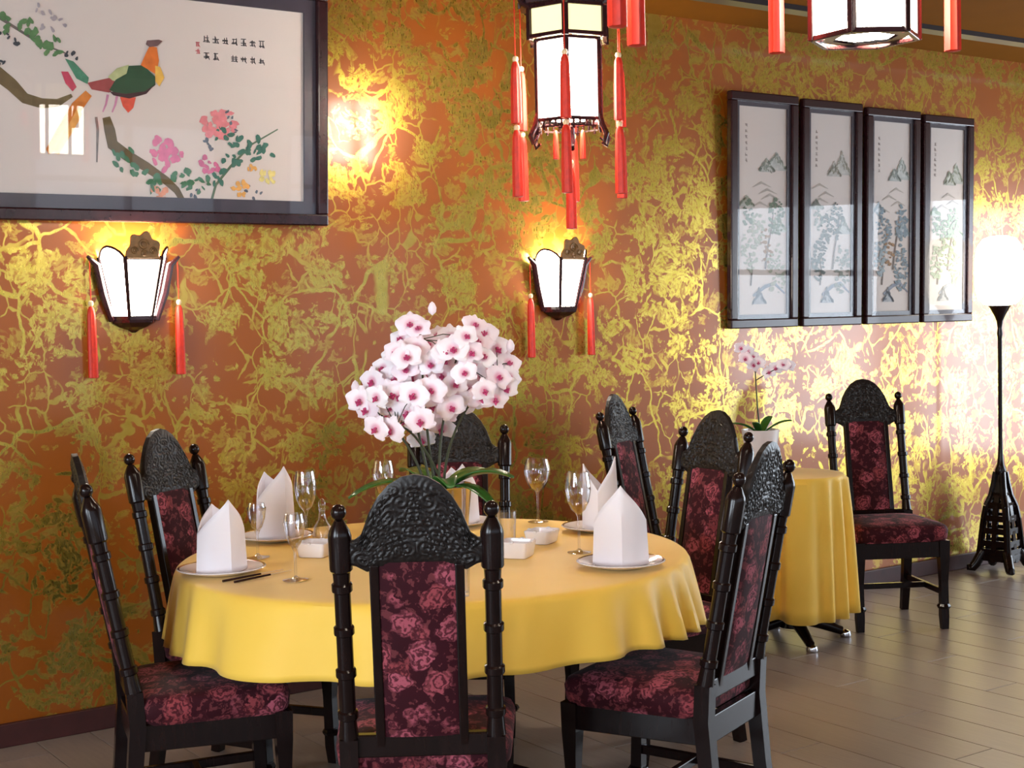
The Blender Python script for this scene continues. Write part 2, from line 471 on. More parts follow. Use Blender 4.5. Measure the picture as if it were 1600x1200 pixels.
    def relief(x, z):
        best = None
        for cx, cz, sg, R in sp:
            d = math.hypot(abs(x) - abs(cx), z - cz) / R
            if best is None or d < best[0]: best = (d, math.atan2(z - cz, (abs(x) - abs(cx)) * sg), R)
        d, th, R = best
        return (.5 + .5 * math.cos(2 * PI * d * 2.2 - th)) * max(0, 1 - d * .35)
    nx, nz = 112, 68; V = []; F = []
    for side in (1, -1):
        for j in range(nz + 1):
            for i in range(nx + 1):
                x = -.163 + .326 * i / nx; a, b = crest_low(x), crest_profile(x); v = j / nz; z = a + (b - a) * v
                ed = min(1, min(v, 1 - v) * 9, (1 - abs(x) / .163) * 9 + .3)
                V.append((x, back_y(z) + side * (.008 + .0042 * ed * relief(x, z) + .004 * ed), z))
    st_ = (nx + 1) * (nz + 1)
    for sd in (0, 1):
        for j in range(nz):
            for i in range(nx):
                q = sd * st_ + j * (nx + 1) + i; F.append((q, q + 1, q + nx + 2, q + nx + 1))
    for j in range(nz):
        for i in (0, nx):
            q = j * (nx + 1) + i; F.append((q, q + nx + 1, q + nx + 1 + st_, q + st_))
    for i in range(nx):
        for j in (0, nz):
            q = j * (nx + 1) + i; F.append((q, q + 1, q + 1 + st_, q + st_))
    MB().add(V, F).build('crest', CARV, rt, smooth=True)
    return rt

TC = (2.36, -1.38)
TOP_OFF = .315       # how far the raked back top sits behind the seat centre
def chair_spots():
    out = []
    for top, face, label in [
        ((1.69, -2.386), None, 'dark carved dining chair seen from behind, nearest, in front of the orchid table'),
        ((2.79, -2.41), None, 'dark carved dining chair with its back to the aisle, front right of round table'),
        ((3.53, -1.42), None, 'dark carved dining chair behind the right front one, facing the big round table'),
        ((3.02, -.52), None, 'dark carved dining chair half hidden behind the big orchid'),
        ((1.795, -.568), (.52, -.854), 'dark carved dining chair at the left rear of round table, glints on crest'),
        ((1.29, -1.25), (.968, -.25), 'dark carved dining chair seen edge on, leftmost at the round table'),
        ((3.96, -.32), (.45, -.89), 'dark carved dining chair against the gold wall beside the small table, seen side on'),
        ((5.49, -.375), (-.5, -.866), 'dark carved dining chair facing forward between small table and globe floor lamp')]:
        if face is None:
            f = Vector((TC[0] - top[0], TC[1] - top[1])).normalized()
        else: f = Vector(face).normalized()
        c = Vector(top) + f * TOP_OFF
        out.append((c, math.atan2(-f.x, f.y), label))
    return out
proto = make_chair()
for i, (c, rz, label) in enumerate(chair_spots()):
    o = proto if i == 0 else copy_tree(proto)
    o.location = (c.x, c.y, 0); o.rotation_euler = (0, 0, rz)
    tag(o, label, 'chair', 'carved dining chairs')

# ------------------------------------------------------------------ tables and cloths
def cloth(name, c, R, ztop, zhem, flare, amp, nf, seed, label, group, ex=.6):
    rnd = random.Random(seed); N = 256; V = []; F = []
    ph = [rnd.uniform(0, 6.28) for _ in range(4)]
    def fold(th):
        t2 = th + .16 * math.sin(3 * th + ph[0]) + .1 * math.sin(5 * th + ph[1])
        v = math.sin(nf * t2 + ph[2]); v = math.copysign(abs(v) ** .8, v)
        return v * (.65 + .35 * math.sin(4 * th + ph[3]))
    rings = []
    for r in (.25, .5, .75, .92): rings.append((r * R, ztop, 0))
    rings += [(R * .975, ztop - .0005, 0), (R * .99, ztop - .003, 0), (R, ztop - .009, .0), (R + .005, ztop - .022, .05)]
    for k in range(1, 11): t = k / 10; rings.append((R + .006 + flare * t, ztop - .022 - (ztop - .022 - zhem) * t, t))
    V.append((0, 0, ztop))
    for r, z, t in rings:
        for k in range(N):
            th = 2 * PI * k / N; fo = fold(th)
            rr = r + amp * (t ** ex) * (fo + .15)
            V.append((rr * math.cos(th), rr * math.sin(th), z + (.014 * t * math.sin(2 * th + ph[1]) - .002 * t * fo)))
    for k in range(N): F.append((0, 1 + k, 1 + (k + 1) % N))
    for i in range(len(rings) - 1):
        for k in range(N): a = 1 + i * N; F.append((a + k, a + N + k, a + N + (k + 1) % N, a + (k + 1) % N))
    o = MB().add(V, F).build(name, CLOTH, None, smooth=True, loc=(c[0], c[1], 0))
    o.modifiers.new('thick', 'SOLIDIFY').thickness = .0015
    o.modifiers['thick'].offset = -1
    return tag(o, label, 'tablecloth', group)
cloth('tablecloth', TC, .79, .755, .555, .03, .025, 25, 5, 'yellow cloth with short overhang on the big round dining table', 'yellow tablecloths')
STC = (4.715, -.63)
cloth('tablecloth', STC, .238, .755, .14, .02, .036, 17, 9, 'long yellow cloth hanging nearly to the floor on the small side table', 'yellow tablecloths', .35)
def round_table(c, R, label, foot_r, chrome):
    rt = empty('round_table', (c[0], c[1], 0))
    MB().lathe([(.02, .726), (R - .02, .726), (R - .006, .732), (R - .006, .744), (R - .012, .751), (.02, .751)], 64).build('tabletop', LAC, rt, smooth=True)
    MB().lathe([(.06, .06), (.045, .12), (.035, .2), (.05, .3), (.04, .45), (.045, .6), (.09, .725)], 24).build('pedestal', LAC, rt, smooth=True)
    for k in range(4):
        a = PI / 4 + k * PI / 2 + .32; ca, sa = math.cos(a), math.sin(a)
        f = MB().tube([(ca * .03, sa * .03, .1), (ca * foot_r * .5, sa * foot_r * .5, .07), (ca * foot_r * .92, sa * foot_r * .92, .03)], [.03, .026, .02], 10).build('foot', LAC, rt, smooth=True)
        MB().lathe([(.004, 0.0), (.024, .002), (.027, .012), (.022, .026), (.004, .034)], 14, (ca * foot_r, sa * foot_r, 0)).build('glide', CHROME, f, smooth=True)
    return tag(rt, label, 'table', 'round tables')
round_table(TC, .79, 'big round dining table under a short yellow cloth', .32, True)
round_table(STC, .235, 'small round side table under a long yellow cloth, chrome foot showing', .25, True)

# ------------------------------------------------------------------ table setting
ZT = .757
def plate(xy, label, r=.13):
    rt = empty('dinner_plate', (xy[0], xy[1], ZT))
    MB().lathe([(.02, 0), (r * .55, 0), (r * .62, .004), (r * .98, .016), (r, .018), (r * .98, .0205), (r * .64, .009), (r * .58, .006), (.01, .0055)], 40).build('plate_body', PORC, rt, smooth=True)
    MB().lathe([(r * .93, .0188), (r * .96, .0202), (r * .975, .0207), (r * .94, .0192)], 40, cap=False).build('rim_line', SILVER, rt, smooth=True)
    return tag(rt, label, 'plate', 'place setting plates')
def napkin(xy, rz, label, h=.235, sc=1.0, z=ZT + .007, second=.9, pull=.55):
    # mitre fold: a four sided standing cone of linen, creased front and back, two peaks
    corners = [(0, -.062, h), (.078, -.004, h * .55), (0, .055, h * second), (-.078, -.004, h * .55)]
    N = 8; per = []
    for k in range(4):
        a, b = corners[k], corners[(k + 1) % 4]
        for j in range(N):
            t = j / N; x = a[0] + (b[0] - a[0]) * t; y = a[1] + (b[1] - a[1]) * t
            bul = math.sin(PI * t) * .008; L = math.hypot(x, y + .003); x += x / L * bul; y += y / L * bul
            per.append((x, y, a[2] + (b[2] - a[2]) * t))
    M = 10; V = []; F = []; n = len(per)
    for j in range(M + 1):
        s = j / M
        for x, y, hh in per:
            k = 1 - pull * max(0, (s * hh / h - .35)) ** 1.5 - .03 * s
            yy = y * k
            V.append((x * sc * (1 - .08 * s), yy * sc, s * hh))
    for j in range(M):
        for k in range(n): F.append((j * n + k, j * n + (k + 1) % n, (j + 1) * n + (k + 1) % n, (j + 1) * n + k))
    rt = empty('folded_napkin', (xy[0], xy[1], z), rz)
    o = MB().add(V, F).build('napkin_body', LINEN, rt, smooth=True)
    m = o.modifiers.new('thick', 'SOLIDIFY'); m.thickness = .004; m.offset = -1
    return tag(rt, label, 'napkin', 'folded napkins')
SETS = [((1.70, -1.26), -.05, .215, 'left edge of the table, nearest the leftmost chair'), ((2.10, -.79), -.2, .245, 'left rear of the table behind the wine glasses'),
        ((2.64, -1.96), .62, .235, 'right front of the table, fully in view'), ((3.03, -1.37), -.8, .245, 'right rear, behind the front right napkin'), ((2.74, -.93), .2, .215, 'far side of table, behind the orchid')]
for xy, rz, h, wh in SETS:
    plate(xy, 'white plate under the napkin at ' + wh.split(',')[0])
    napkin(xy, -rz, 'white peaked napkin at ' + wh, h, sc=1.06, pull=.55 if rz > .5 else .15)

def wine_glass(xy, h, rb, label, tall=True):
    rt = empty('wine_glass', (xy[0], xy[1], ZT))
    hb = h * .48
    MB().lathe([(.036, 0), (.037, .002), (.012, .006), (.004, .012), (.003, .013)], 28).build('foot', GLASS, rt, smooth=True)
    MB().lathe([(.0042, .010), (.0036, h * .25), (.004, hb - .01), (.010, hb + .004)], 14).build('stem', GLASS, rt, smooth=True)
    out = [(.006, hb), (rb * .55, hb + .014), (rb * .85, hb + .04), (rb, hb + .075), (rb * .96, hb + (h - hb) * .75), (rb * .82, h)]
    inn = [(r - .0016, z + .001) for r, z in reversed(out)]; inn[-1] = (.003, hb + .004)
    MB().lathe(out + inn, 32, cap=False).build('bowl', GLASS, rt, smooth=True)
    return tag(rt, label, 'wine glass', 'wine glasses')
wine_glass((2.99, -1.07), .225, .047, 'large clear wine glass at the far edge, right of the orchid')
wine_glass((2.697, -1.688), .25, .040, 'tall clear wine glass left of the front right napkin')
wine_glass((1.814, -1.515), .19, .032, 'clear wine glass nearest the front chair on the left')
wine_glass((2.10, -1.022), .25, .036, 'tall clear wine glass right of the left rear napkin')
wine_glass((1.90, -1.08), .17, .030, 'small clear wine glass before the left rear napkin')
wine_glass((2.50, -.83), .24, .038, 'clear wine glass behind the front chair crest, left of orchid pot')
def tumbler(xy, h, r, label, name='tumbler'):
    rt = empty(name, (xy[0], xy[1], ZT))
    MB().lathe([(.002, 0), (r * .82, 0), (r * .86, .004), (r * .86, .01), (.002, .010)], 28).build('base', GLASS, rt, smooth=True)
    MB().lathe([(r * .86, .004), (r, h), (r - .002, h), (r * .84, .01)], 28, cap=False).build('wall', GLASS, rt, smooth=True)
    return tag(rt, label, 'glass', 'small tumblers')
tumbler((2.617, -1.414), .11, .031, 'straight clear tumbler behind the white square dish')
tumbler((2.05, -2.02), .09, .022, 'tiny clear glass at table edge beside the front chair post')
def dish(xy, rz, a, b, h, label):
    rt = empty('square_dish', (xy[0], xy[1], ZT), rz)
    def rr(hx, hy, z, e=.25, n=32):
        return [(math.copysign(abs(math.cos(t)) ** e, math.cos(t)) * hx, math.copysign(abs(math.sin(t)) ** e, math.sin(t)) * hy, z) for t in [2 * PI * k / n for k in range(n)]]
    MB().loft([rr(a * .8, b * .8, 0), rr(a * .86, b * .86, .004), rr(a, b, h - .002), rr(a - .002, b - .002, h), rr(a - .006, b - .006, h - .002), rr(a * .78, b * .78, .010)]).build('dish_body', PORC, rt, smooth=True)
    for k in range(4):
        t = k * PI / 2
        MB().box((a * .97 * math.cos(t), b * .97 * math.sin(t), h - .001), (.012, .012, .006)).build('rest_notch', PORC, rt, bevel=.002)
    return tag(rt, label, 'dish', 'white ceramic dishes')
dish((2.513, -1.615), .61, .05, .05, .05, 'white square ceramic dish nearest the front chair post')
dish((2.73, -1.448), .5, .052, .045, .042, 'white square ceramic dish right of the tumbler')
dish((2.056, -1.17), .7, .055, .05, .045, 'white square ceramic dish left of the front chair')
def cruet(xy):
    rt = empty('cruet_bottle', (xy[0], xy[1], ZT))
    MB().lathe([(.002, 0), (.03, .002), (.034, .02), (.03, .05), (.014, .075), (.010, .10), (.013, .112), (.009, .112), (.007, .1), (.010, .077), (.026, .05), (.03, .02), (.002, .006)], 24, cap=False).build('bottle_body', GLASS, rt, smooth=True)
    MB().lathe([(.007, .108), (.012, .118), (.013, .13), (.006, .142), (.001, .146)], 18).build('stopper', GLASS, rt, smooth=True)
    tag(rt, 'small clear stoppered cruet behind the left square dish', 'bottle')
cruet((2.20, -.94))
for k in range(2):
    a, b = Vector((1.61 + .012 * k, -1.47 - .010 * k, ZT + .004)), Vector((1.825 + .012 * k, -1.385 - .012 * k, ZT + .0055))
    if k == 0: a, b = Vector((1.64, -1.405, ZT + .004)), Vector((1.85, -1.36, ZT + .0055))
    else: a, b = Vector((1.66, -1.44, ZT + .004)), Vector((1.865, -1.385, ZT + .0055))
    rt = empty('chopstick', a); d = b - a
    MB().tube([(0, 0, 0), d * .62], [.0038, .003], 6).build('shaft', MAHOG, rt, smooth=True)
    MB().tube([d * .62, d], [.003, .0016], 6).build('tip', BEAD, rt, smooth=True)
    tag(rt, 'thin dark chopstick before the left plate, the one nearer the ' + ('plate', 'table edge')[k], 'chopstick', 'chopsticks by the left plate')

# ------------------------------------------------------------------ orchids
def flower_mesh():
    V = []; F = []
    def petal(ang, L, W, tilt, cup):
        nr, nc = 5, 4
        b = len(V)
        for i in range(nr + 1):
            t = i / nr; wd = W * math.sin(PI * (.12 + .80 * t) ** .8) if t < 1 else W * .25
            for j in range(nc + 1):
                s = j / nc * 2 - 1
                r = .004 + L * t; x = s * wd; y = -(cup * (1 - s * s) * .3 * L * t) + tilt * L * t * t
                ca, sa = math.cos(ang), math.sin(ang)
                V.append((r * ca - x * sa, y, r * sa + x * ca))
        for i in range(nr):
            for j in range(nc):
                q = b + i * (nc + 1) + j; F.append((q, q + 1, q + nc + 2, q + nc + 1))
    for a in (90, 215, 325): petal(math.radians(a), .042, .019, .22, .5)
    for a in (15, 165): petal(math.radians(a), .043, .030, .05, .6)
    return V, F
def lip_mesh():
    mb = MB(); k = .72
    mb.tube([(0, -.002, .004), (0, -.012, .003), (0, -.018, -.004)], [.005, .006, .003], 8)
    mb.tube([(0, -.004, -.002), (-.009, -.014, -.008), (-.011, -.02, -.001)], [.003, .006, .002], 6)
    mb.tube([(0, -.004, -.002), (.009, -.014, -.008), (.011, -.02, -.001)], [.003, .006, .002], 6)
    mb.tube([(0, -.006, -.004), (0, -.018, -.014), (0, -.026, -.02)], [.004, .007, .002], 6)
    mb.v = [(x * k, y * k, z * k) for x, y, z in mb.v]
    return mb
fV, fF = flower_mesh()
FPROTO = [None, None]
def add_flower(parent, loc, facing, size, roll):
    q = Vector(facing).normalized().to_track_quat('-Y', 'Z')
    if FPROTO[0] is None:
        fo = MB().add(fV, fF).build('flower', PETAL, parent, smooth=True)
        li = lip_mesh().build('lip', LIP, fo, smooth=True); FPROTO[0] = fo; FPROTO[1] = li
    else:
        fo = FPROTO[0].copy(); COL.objects.link(fo); fo.parent = parent
        li = FPROTO[1].copy(); COL.objects.link(li); li.parent = fo
    fo.location = loc; fo.rotation_mode = 'QUATERNION'; fo.rotation_quaternion = q @ Matrix.Rotation(roll, 4, 'Y').to_quaternion(); fo.scale = (size,) * 3
def leaf(parent, base, d, L, W, rise, droop):
    V = []; F = []; nr, nc = 9, 4; d = Vector(d).normalized(); sd = Vector((-d.y, d.x, 0))
    for i in range(nr + 1):
        t = i / nr; wd = W * (math.sin(PI * min(1, .1 + .86 * t)) ** .6)
        c = Vector(base) + d * L * t + Vector((0, 0, rise * t - droop * t * t))
        for j in range(nc + 1):
            s = j / nc * 2 - 1; p = c + sd * s * wd + Vector((0, 0, abs(s) * wd * .35)); V.append(p)
    for i in range(nr):
        for j in range(nc):
            q = i * (nc + 1) + j; F.append((q, q + 1, q + nc + 2, q + nc + 1))
    o = MB().add(V, F).build('leaf', GREEN, parent, smooth=True)
    m = o.modifiers.new('thick', 'SOLIDIFY'); m.thickness = .003

def big_orchid():
    rt = empty('potted_orchid', (2.43, -1.30, ZT), math.atan2(-.573, .819))   # local x runs along the table, local -y faces the aisle
    MB().lathe([(.01, 0), (.085, 0), (.09, .006), (.098, .10), (.108, .195), (.112, .2), (.108, .203), (.1, .195), (.09, .02), (.01, .015)], 40).build('pot', SILVER, rt, smooth=True)
    MB().lathe([(.002, .172), (.05, .18), (.102, .17), (.05, .165), (.002, .160)], 28).build('soil', plain('bark_soil', (52, 36, 26), .9, vary=.4, scale=60), rt, smooth=True)
    for d, L, W, r, dr in [((-1, -.35, 0), .26, .036, .13, .14), ((1, -.25, 0), .22, .038, .17, .13), ((-.6, -.8, 0), .2, .034, .12, .1), ((.75, .6, 0), .22, .036, .15, .12), ((-.5, .8, 0), .22, .034, .14, .1), ((.25, -1, 0), .18, .034, .16, .13), ((.95, -.7, 0), .2, .03, .09, .14)]:
        leaf(rt, (d[0] * .03, d[1] * .03, .185), d, L, W, r, dr)
    spots = [(350, 430), (300, 500), (470, 490), (660, 440), (700, 480), (600, 540), (330, 640), (210, 640), (270, 590), (430, 580), (520, 560), (700, 590), (640, 570), (820, 630), (730, 660), (610, 660), (680, 700), (550, 640), (490, 680), (350, 690), (100, 790), (190, 770), (240, 830), (180, 920), (250, 930), (300, 770), (370, 760), (470, 780), (560, 790), (620, 760), (680, 790), (740, 740), (800, 750), (820, 700), (750, 800), (330, 850), (500, 870), (480, 950), (380, 1000), (420, 690), (560, 720), (450, 620), (380, 540), (620, 490), (540, 500), (390, 450), (760, 560), (160, 700), (300, 900), (640, 640), (400, 880), (130, 830), (210, 880), (270, 690), (590, 600), (670, 520), (340, 580), (430, 530), (510, 620), (770, 690), (700, 750), (540, 830), (430, 830), (640, 820), (450, 740), (260, 760), (290, 560), (560, 550)]
    rnd = random.Random(11)
    P = []
    for zx, zy in spots:
        px, py = 540 + zx / 3, 360 + zy / 3
        dx = (px - 693) * .00196; z = 1.5 - (py - 489) * .00196 - ZT
        rr = 1 - min(1, (dx / .27) ** 2)
        dy = rnd.uniform(-.19, .10) * (.35 + .65 * rr)
        P.append(Vector((dx, dy, z)))
    ctr = Vector((0, .02, .53))
    ends = [Vector((-.24, -.02, .47)), Vector((-.13, .06, .66)), Vector((-.04, -.06, .72)), Vector((.1, .04, .70)), Vector((.2, -.04, .56)), Vector((-.12, -.1, .40))]
    pts_all = []
    for k, e in enumerate(ends):
        base = Vector((-.03 + .012 * k, .01 * (k % 3 - 1), .17)); mid = Vector((-.03 + e.x * .25, e.y * .3, .40)); path = []
        for j in range(13):
            t = j / 12; q = base * (1 - t) ** 2 + mid * 2 * t * (1 - t) + e * t * t; path.append(q)
        pts_all += path[5:]
        MB().tube(path, [.005 - .002 * j / 12 for j in range(13)], 7).build('stem', STEM, rt, smooth=True)
    ped = MB()
    for p in P:
        fdir = (p - ctr) * 1.0 + Vector((0, -.30, .02)) + Vector((rnd.uniform(-.1, .1), 0, rnd.uniform(-.08, .08)))
        add_flower(rt, p, fdir, rnd.uniform(.9, 1.14), rnd.uniform(-.5, .5))
        q = min(pts_all, key=lambda a: (a - p).length)
        ped.tube([p, (p + q) / 2 + Vector((0, .01, .012)), q], .0016, 5)
    ped.build('pedicels', STEM, rt)
    for x, z in ((-.004, .765), (.115, .72), (.262 - .02, .64), (-.255, .52)):
        MB().lathe([(.001, -.022), (.012, -.012), (.014, .002), (.008, .016), (.001, .022)], 10, (x, 0, z)).build('bud', PETAL, rt, smooth=True)
    tag(rt, 'large white and pink orchid in a silver pot on the big round table', 'orchid', 'potted orchids')
big_orchid()
def small_orchid():
    rt = empty('potted_orchid', (4.60, -.56, ZT), math.atan2(-.573, .819))
    MB().lathe([(.01, 0), (.05, 0), (.055, .01), (.075, .13), (.085, .2), (.079, .2), (.068, .13), (.045, .02), (.01, .015)], 32).build('pot', PORC, rt, smooth=True)
    MB().lathe([(.002, .175), (.04, .18), (.074, .17), (.002, .165)], 20).build('soil', STEM, rt, smooth=True)
    for d, L, W, r, dr in [((-1, -.2, 0), .13, .02, .11, .06), ((1, -.3, 0), .13, .02, .12, .06), ((-.4, -.9, 0), .1, .018, .1, .04), ((.5, .8, 0), .12, .02, .12, .05)]:
        leaf(rt, (d[0] * .01, d[1] * .01, .18), d, L, W, r, dr)
    rnd = random.Random(5)
    top = Vector((-.02, 0, .52)); path = [Vector((0, 0, .17)), Vector((-.012, 0, .3)), Vector((-.018, 0, .42)), top]
    MB().tube(path, [.004, .0035, .003, .003], 7).build('stem', STEM, rt, smooth=True)
    MB().tube([path[2], Vector((.03, -.01, .45)), Vector((.08, -.02, .475)), Vector((.125, -.02, .48))], .0025, 6).build('stem', STEM, rt, smooth=True)
    for x, z in ((-.085, .565), (-.055, .55), (-.03, .525), (-.01, .5), (-.07, .52), (.04, .455), (.07, .475), (.1, .49), (.125, .485), (-.035, .49)):
        add_flower(rt, (x, rnd.uniform(-.05, .0), z), (rnd.uniform(-.4, .4), -1, rnd.uniform(-.2, .4)), .72, rnd.uniform(-.4, .4))
    tag(rt, 'small white orchid in a white pot on the small side table', 'orchid', 'potted orchids')
small_orchid()

# ------------------------------------------------------------------ lamps
def point(loc, watts, color, r, parent):
    d = bpy.data.lights.new('bulb_light', 'POINT'); d.energy = watts; d.color = color; d.shadow_soft_size = r
    o = bpy.data.objects.new('bulb_light', d); COL.objects.link(o); o.location = loc; o.parent = parent
    return o
def tassel_mesh(h, r):
    prof = [(.002, 0), (r * .5, -.002), (r * .8, -.012), (r * .85, -.03), (r, -h * .5), (r * 1.05, -h), (r * .6, -h - .002)]
    n = 16; V = []; F = []
    for i, (rr, z) in enumerate(prof):
        for k in range(n):
            q = rr * (1 + (.14 if k % 2 else -.06) * (1 if i > 2 else 0)); V.append((q * math.cos(2 * PI * k / n), q * math.sin(2 * PI * k / n), z))
    for i in range(len(prof) - 1):
        for k in range(n): F.append((i * n + k, i * n + (k + 1) % n, (i + 1) * n + (k + 1) % n, (i + 1) * n + k))
    F.append(tuple((len(prof) - 1) * n + k for k in range(n)))
    return MB().add(V, F)
def lantern(loc, phi, label, tiers, t_bottom, arm_z, feet=True, low_arms=None, size=1.0):
    # loc: centre of the bottom rail; hex palace lantern
    rt = empty('hanging_lantern', loc)
    rt.scale = (size,) * 3
    R1, R2 = .122, .148
    def hx(k, R, z): a = phi + k * PI / 3; return Vector((R * math.cos(a), R * math.sin(a), z))
    H1, H2 = .275, .39
    fr = MB()
    for k in range(6):
        fr.bar(hx(k, R1, -.005), hx(k, R1, H1), .016, .016); fr.bar(hx(k, R2, H1), hx(k, R2, H2), .018, .018)
        for z, R, t in ((0, R1, .012), (H1, R1 + .006, .012), (H1 + .012, R2, .014), (H2, R2, .018)):
            fr.bar(hx(k, R, z), hx(k + 1, R, z), t, t)
    fr.build('lantern_frame', MAHOG, rt, bevel=.002)
    for k in range(6):
        def quad(Ra, z0, z1, m, name, ins):
            a, b = hx(k, Ra, 0), hx(k + 1, Ra, 0); nrm = (a + b).normalized(); d = (b - a).normalized()
            mb = MB(); L = (b - a).length - ins * 2; c = (a + b) / 2 + Vector((0, 0, (z0 + z1) / 2))
            rot = Matrix((d, nrm, Vector((0, 0, 1)))).transposed()
            mb.box(c - nrm * .002, (L, .004, z1 - z0), rot); mb.build(name, m, rt)
        quad(R1, .008, H1 - .006, LITW, 'pane', .008)
        quad(R2, H1 + .02, H2 - .008, LITC, 'upper_pane', .009)
        # scroll foot under each corner
        a = hx(k, 1, 0); pts = [a * R1 + Vector((0, 0, .03)), a * (R1 + .012) + Vector((0, 0, -.02)), a * (R1 + .03) + Vector((0, 0, -.055)), a * (R1 + .022) + Vector((0, 0, -.08)), a * (R1 + .005) + Vector((0, 0, -.068))]
        if feet: MB().tube(pts, [.008, .010, .010, .008, .005], 8).build('scroll_foot', MAHOG, rt, smooth=True)
        # fretwork valance below each pane
        b0, b1 = hx(k, R1, -.005), hx(k + 1, R1, -.005); fv = MB()
        for j in range(1, 5):
            p = b0.lerp(b1, j / 5); L = .018 + .014 * abs(j - 2.5) / 1.5
            fv.bar(p, p - Vector((0, 0, L)), .006, .006)
        fv.bar(b0.lerp(b1, .1) - Vector((0, 0, .02)), b0.lerp(b1, .9) - Vector((0, 0, .02)), .006, .006)
        if feet: fv.build('fret_valance', MAHOG, rt)
        # arm with hanging tassels
        c0 = hx(k, R2, H2); tip = hx(k, .205, arm_z)
        arm = MB().tube([c0, hx(k, .175, H2 + .012), hx(k, .2, arm_z - .01 + .03), tip + Vector((0, 0, .02)), tip], [.012, .011, .010, .008, .006], 8).build('arm', MAHOG, rt, smooth=True)
        ztop = tiers[0]; tl = MB().tube([tip, (tip.x, tip.y, ztop)], .0022, 5).build('cord', REDW, arm)
        for i, zt in enumerate(tiers):
            zb = tiers[i + 1] + .022 if i + 1 < len(tiers) else (t_bottom if low_arms is None or k in low_arms else ztop - .10)
            MB().lathe([(.003, .018), (.009, .014), (.011, .006), (.008, -.002)], 10, (tip.x, tip.y, zt)).build('bead', BEAD, arm, smooth=True)
            tassel_mesh(zt - zb, .0165).build('tassel', REDW, arm, smooth=True, loc=(tip.x, tip.y, zt))
    # floor disc and roof
    if not feet: MB().lathe([(.002, .012), (R1 * .62, .012), (R1 * .62, .016), (.002, .016)], 24).build('bottom_diffuser', LITW, rt)
    MB().lathe([(.075, .0), (R1 * .86, .0), (R1 * .86, .006), (.075, .006)], 6, cap=False).build('bottom_ring', MAHOG, rt)
    MB().lathe([(R2 + .03, H2 + .005), (R2 + .035, H2 + .02), (R2 - .01, H2 + .04), (.09, H2 + .075), (.045, H2 + .1), (.02, H2 + .12)], 6).build('roof', MAHOG, rt)
    MB().tube([(0, 0, H2 + .1), (0, 0, (ROOM['zc'] - loc[2]) / size)], .006, 8).build('hanging_rod', MAHOG, rt)
    MB().lathe([(.008, .05), (.028, .07), (.034, .11), (.026, .15), (.010, .17)], 16).build('bulb', LITW, rt, smooth=True)
    if feet:
        MB().tube([(0, 0, .05), (0, 0, -.15)], .0022, 5).build('cord', REDW, rt)
        MB().lathe([(.003, -.13), (.012, -.138), (.014, -.15), (.009, -.162)], 12).build('bead', BEAD, rt, smooth=True)
        tassel_mesh(.21, .0165).build('tassel', REDW, rt, smooth=True, loc=(0, 0, -.165))
        for dx in (-.05, .045):
            tassel_mesh(.1, .009).build('tassel', REDW, rt, smooth=True, loc=(dx * .819, -dx * .573, -.03))
    point((0, 0, .13), 44, (1, .86, .62), .05, rt)
    tag(rt, label, 'lantern', 'red tasselled hanging lanterns')
CAM_YAW = math.atan2(-.819, -.573)     # direction from scene to camera in plan
lantern((3.327, -.861, 2.217), CAM_YAW + math.radians(-6), 'hexagonal lit lantern with red tassels, hanging before the gold wall', (.20, -.035), -.265, .42, size=1.07)
lantern((2.59, -2.94, 2.112), CAM_YAW + math.radians(33), 'hexagonal lit lantern cut by the picture top, left of the dark ceiling strip', (.25,), -.03, .42, False, (1, 4))
lantern((1.71, -2.875, 2.30), CAM_YAW + math.radians(45), 'lantern above the frame, only two crimson tassel ends show', (.10,), -.265, .42, False, (0, 1))

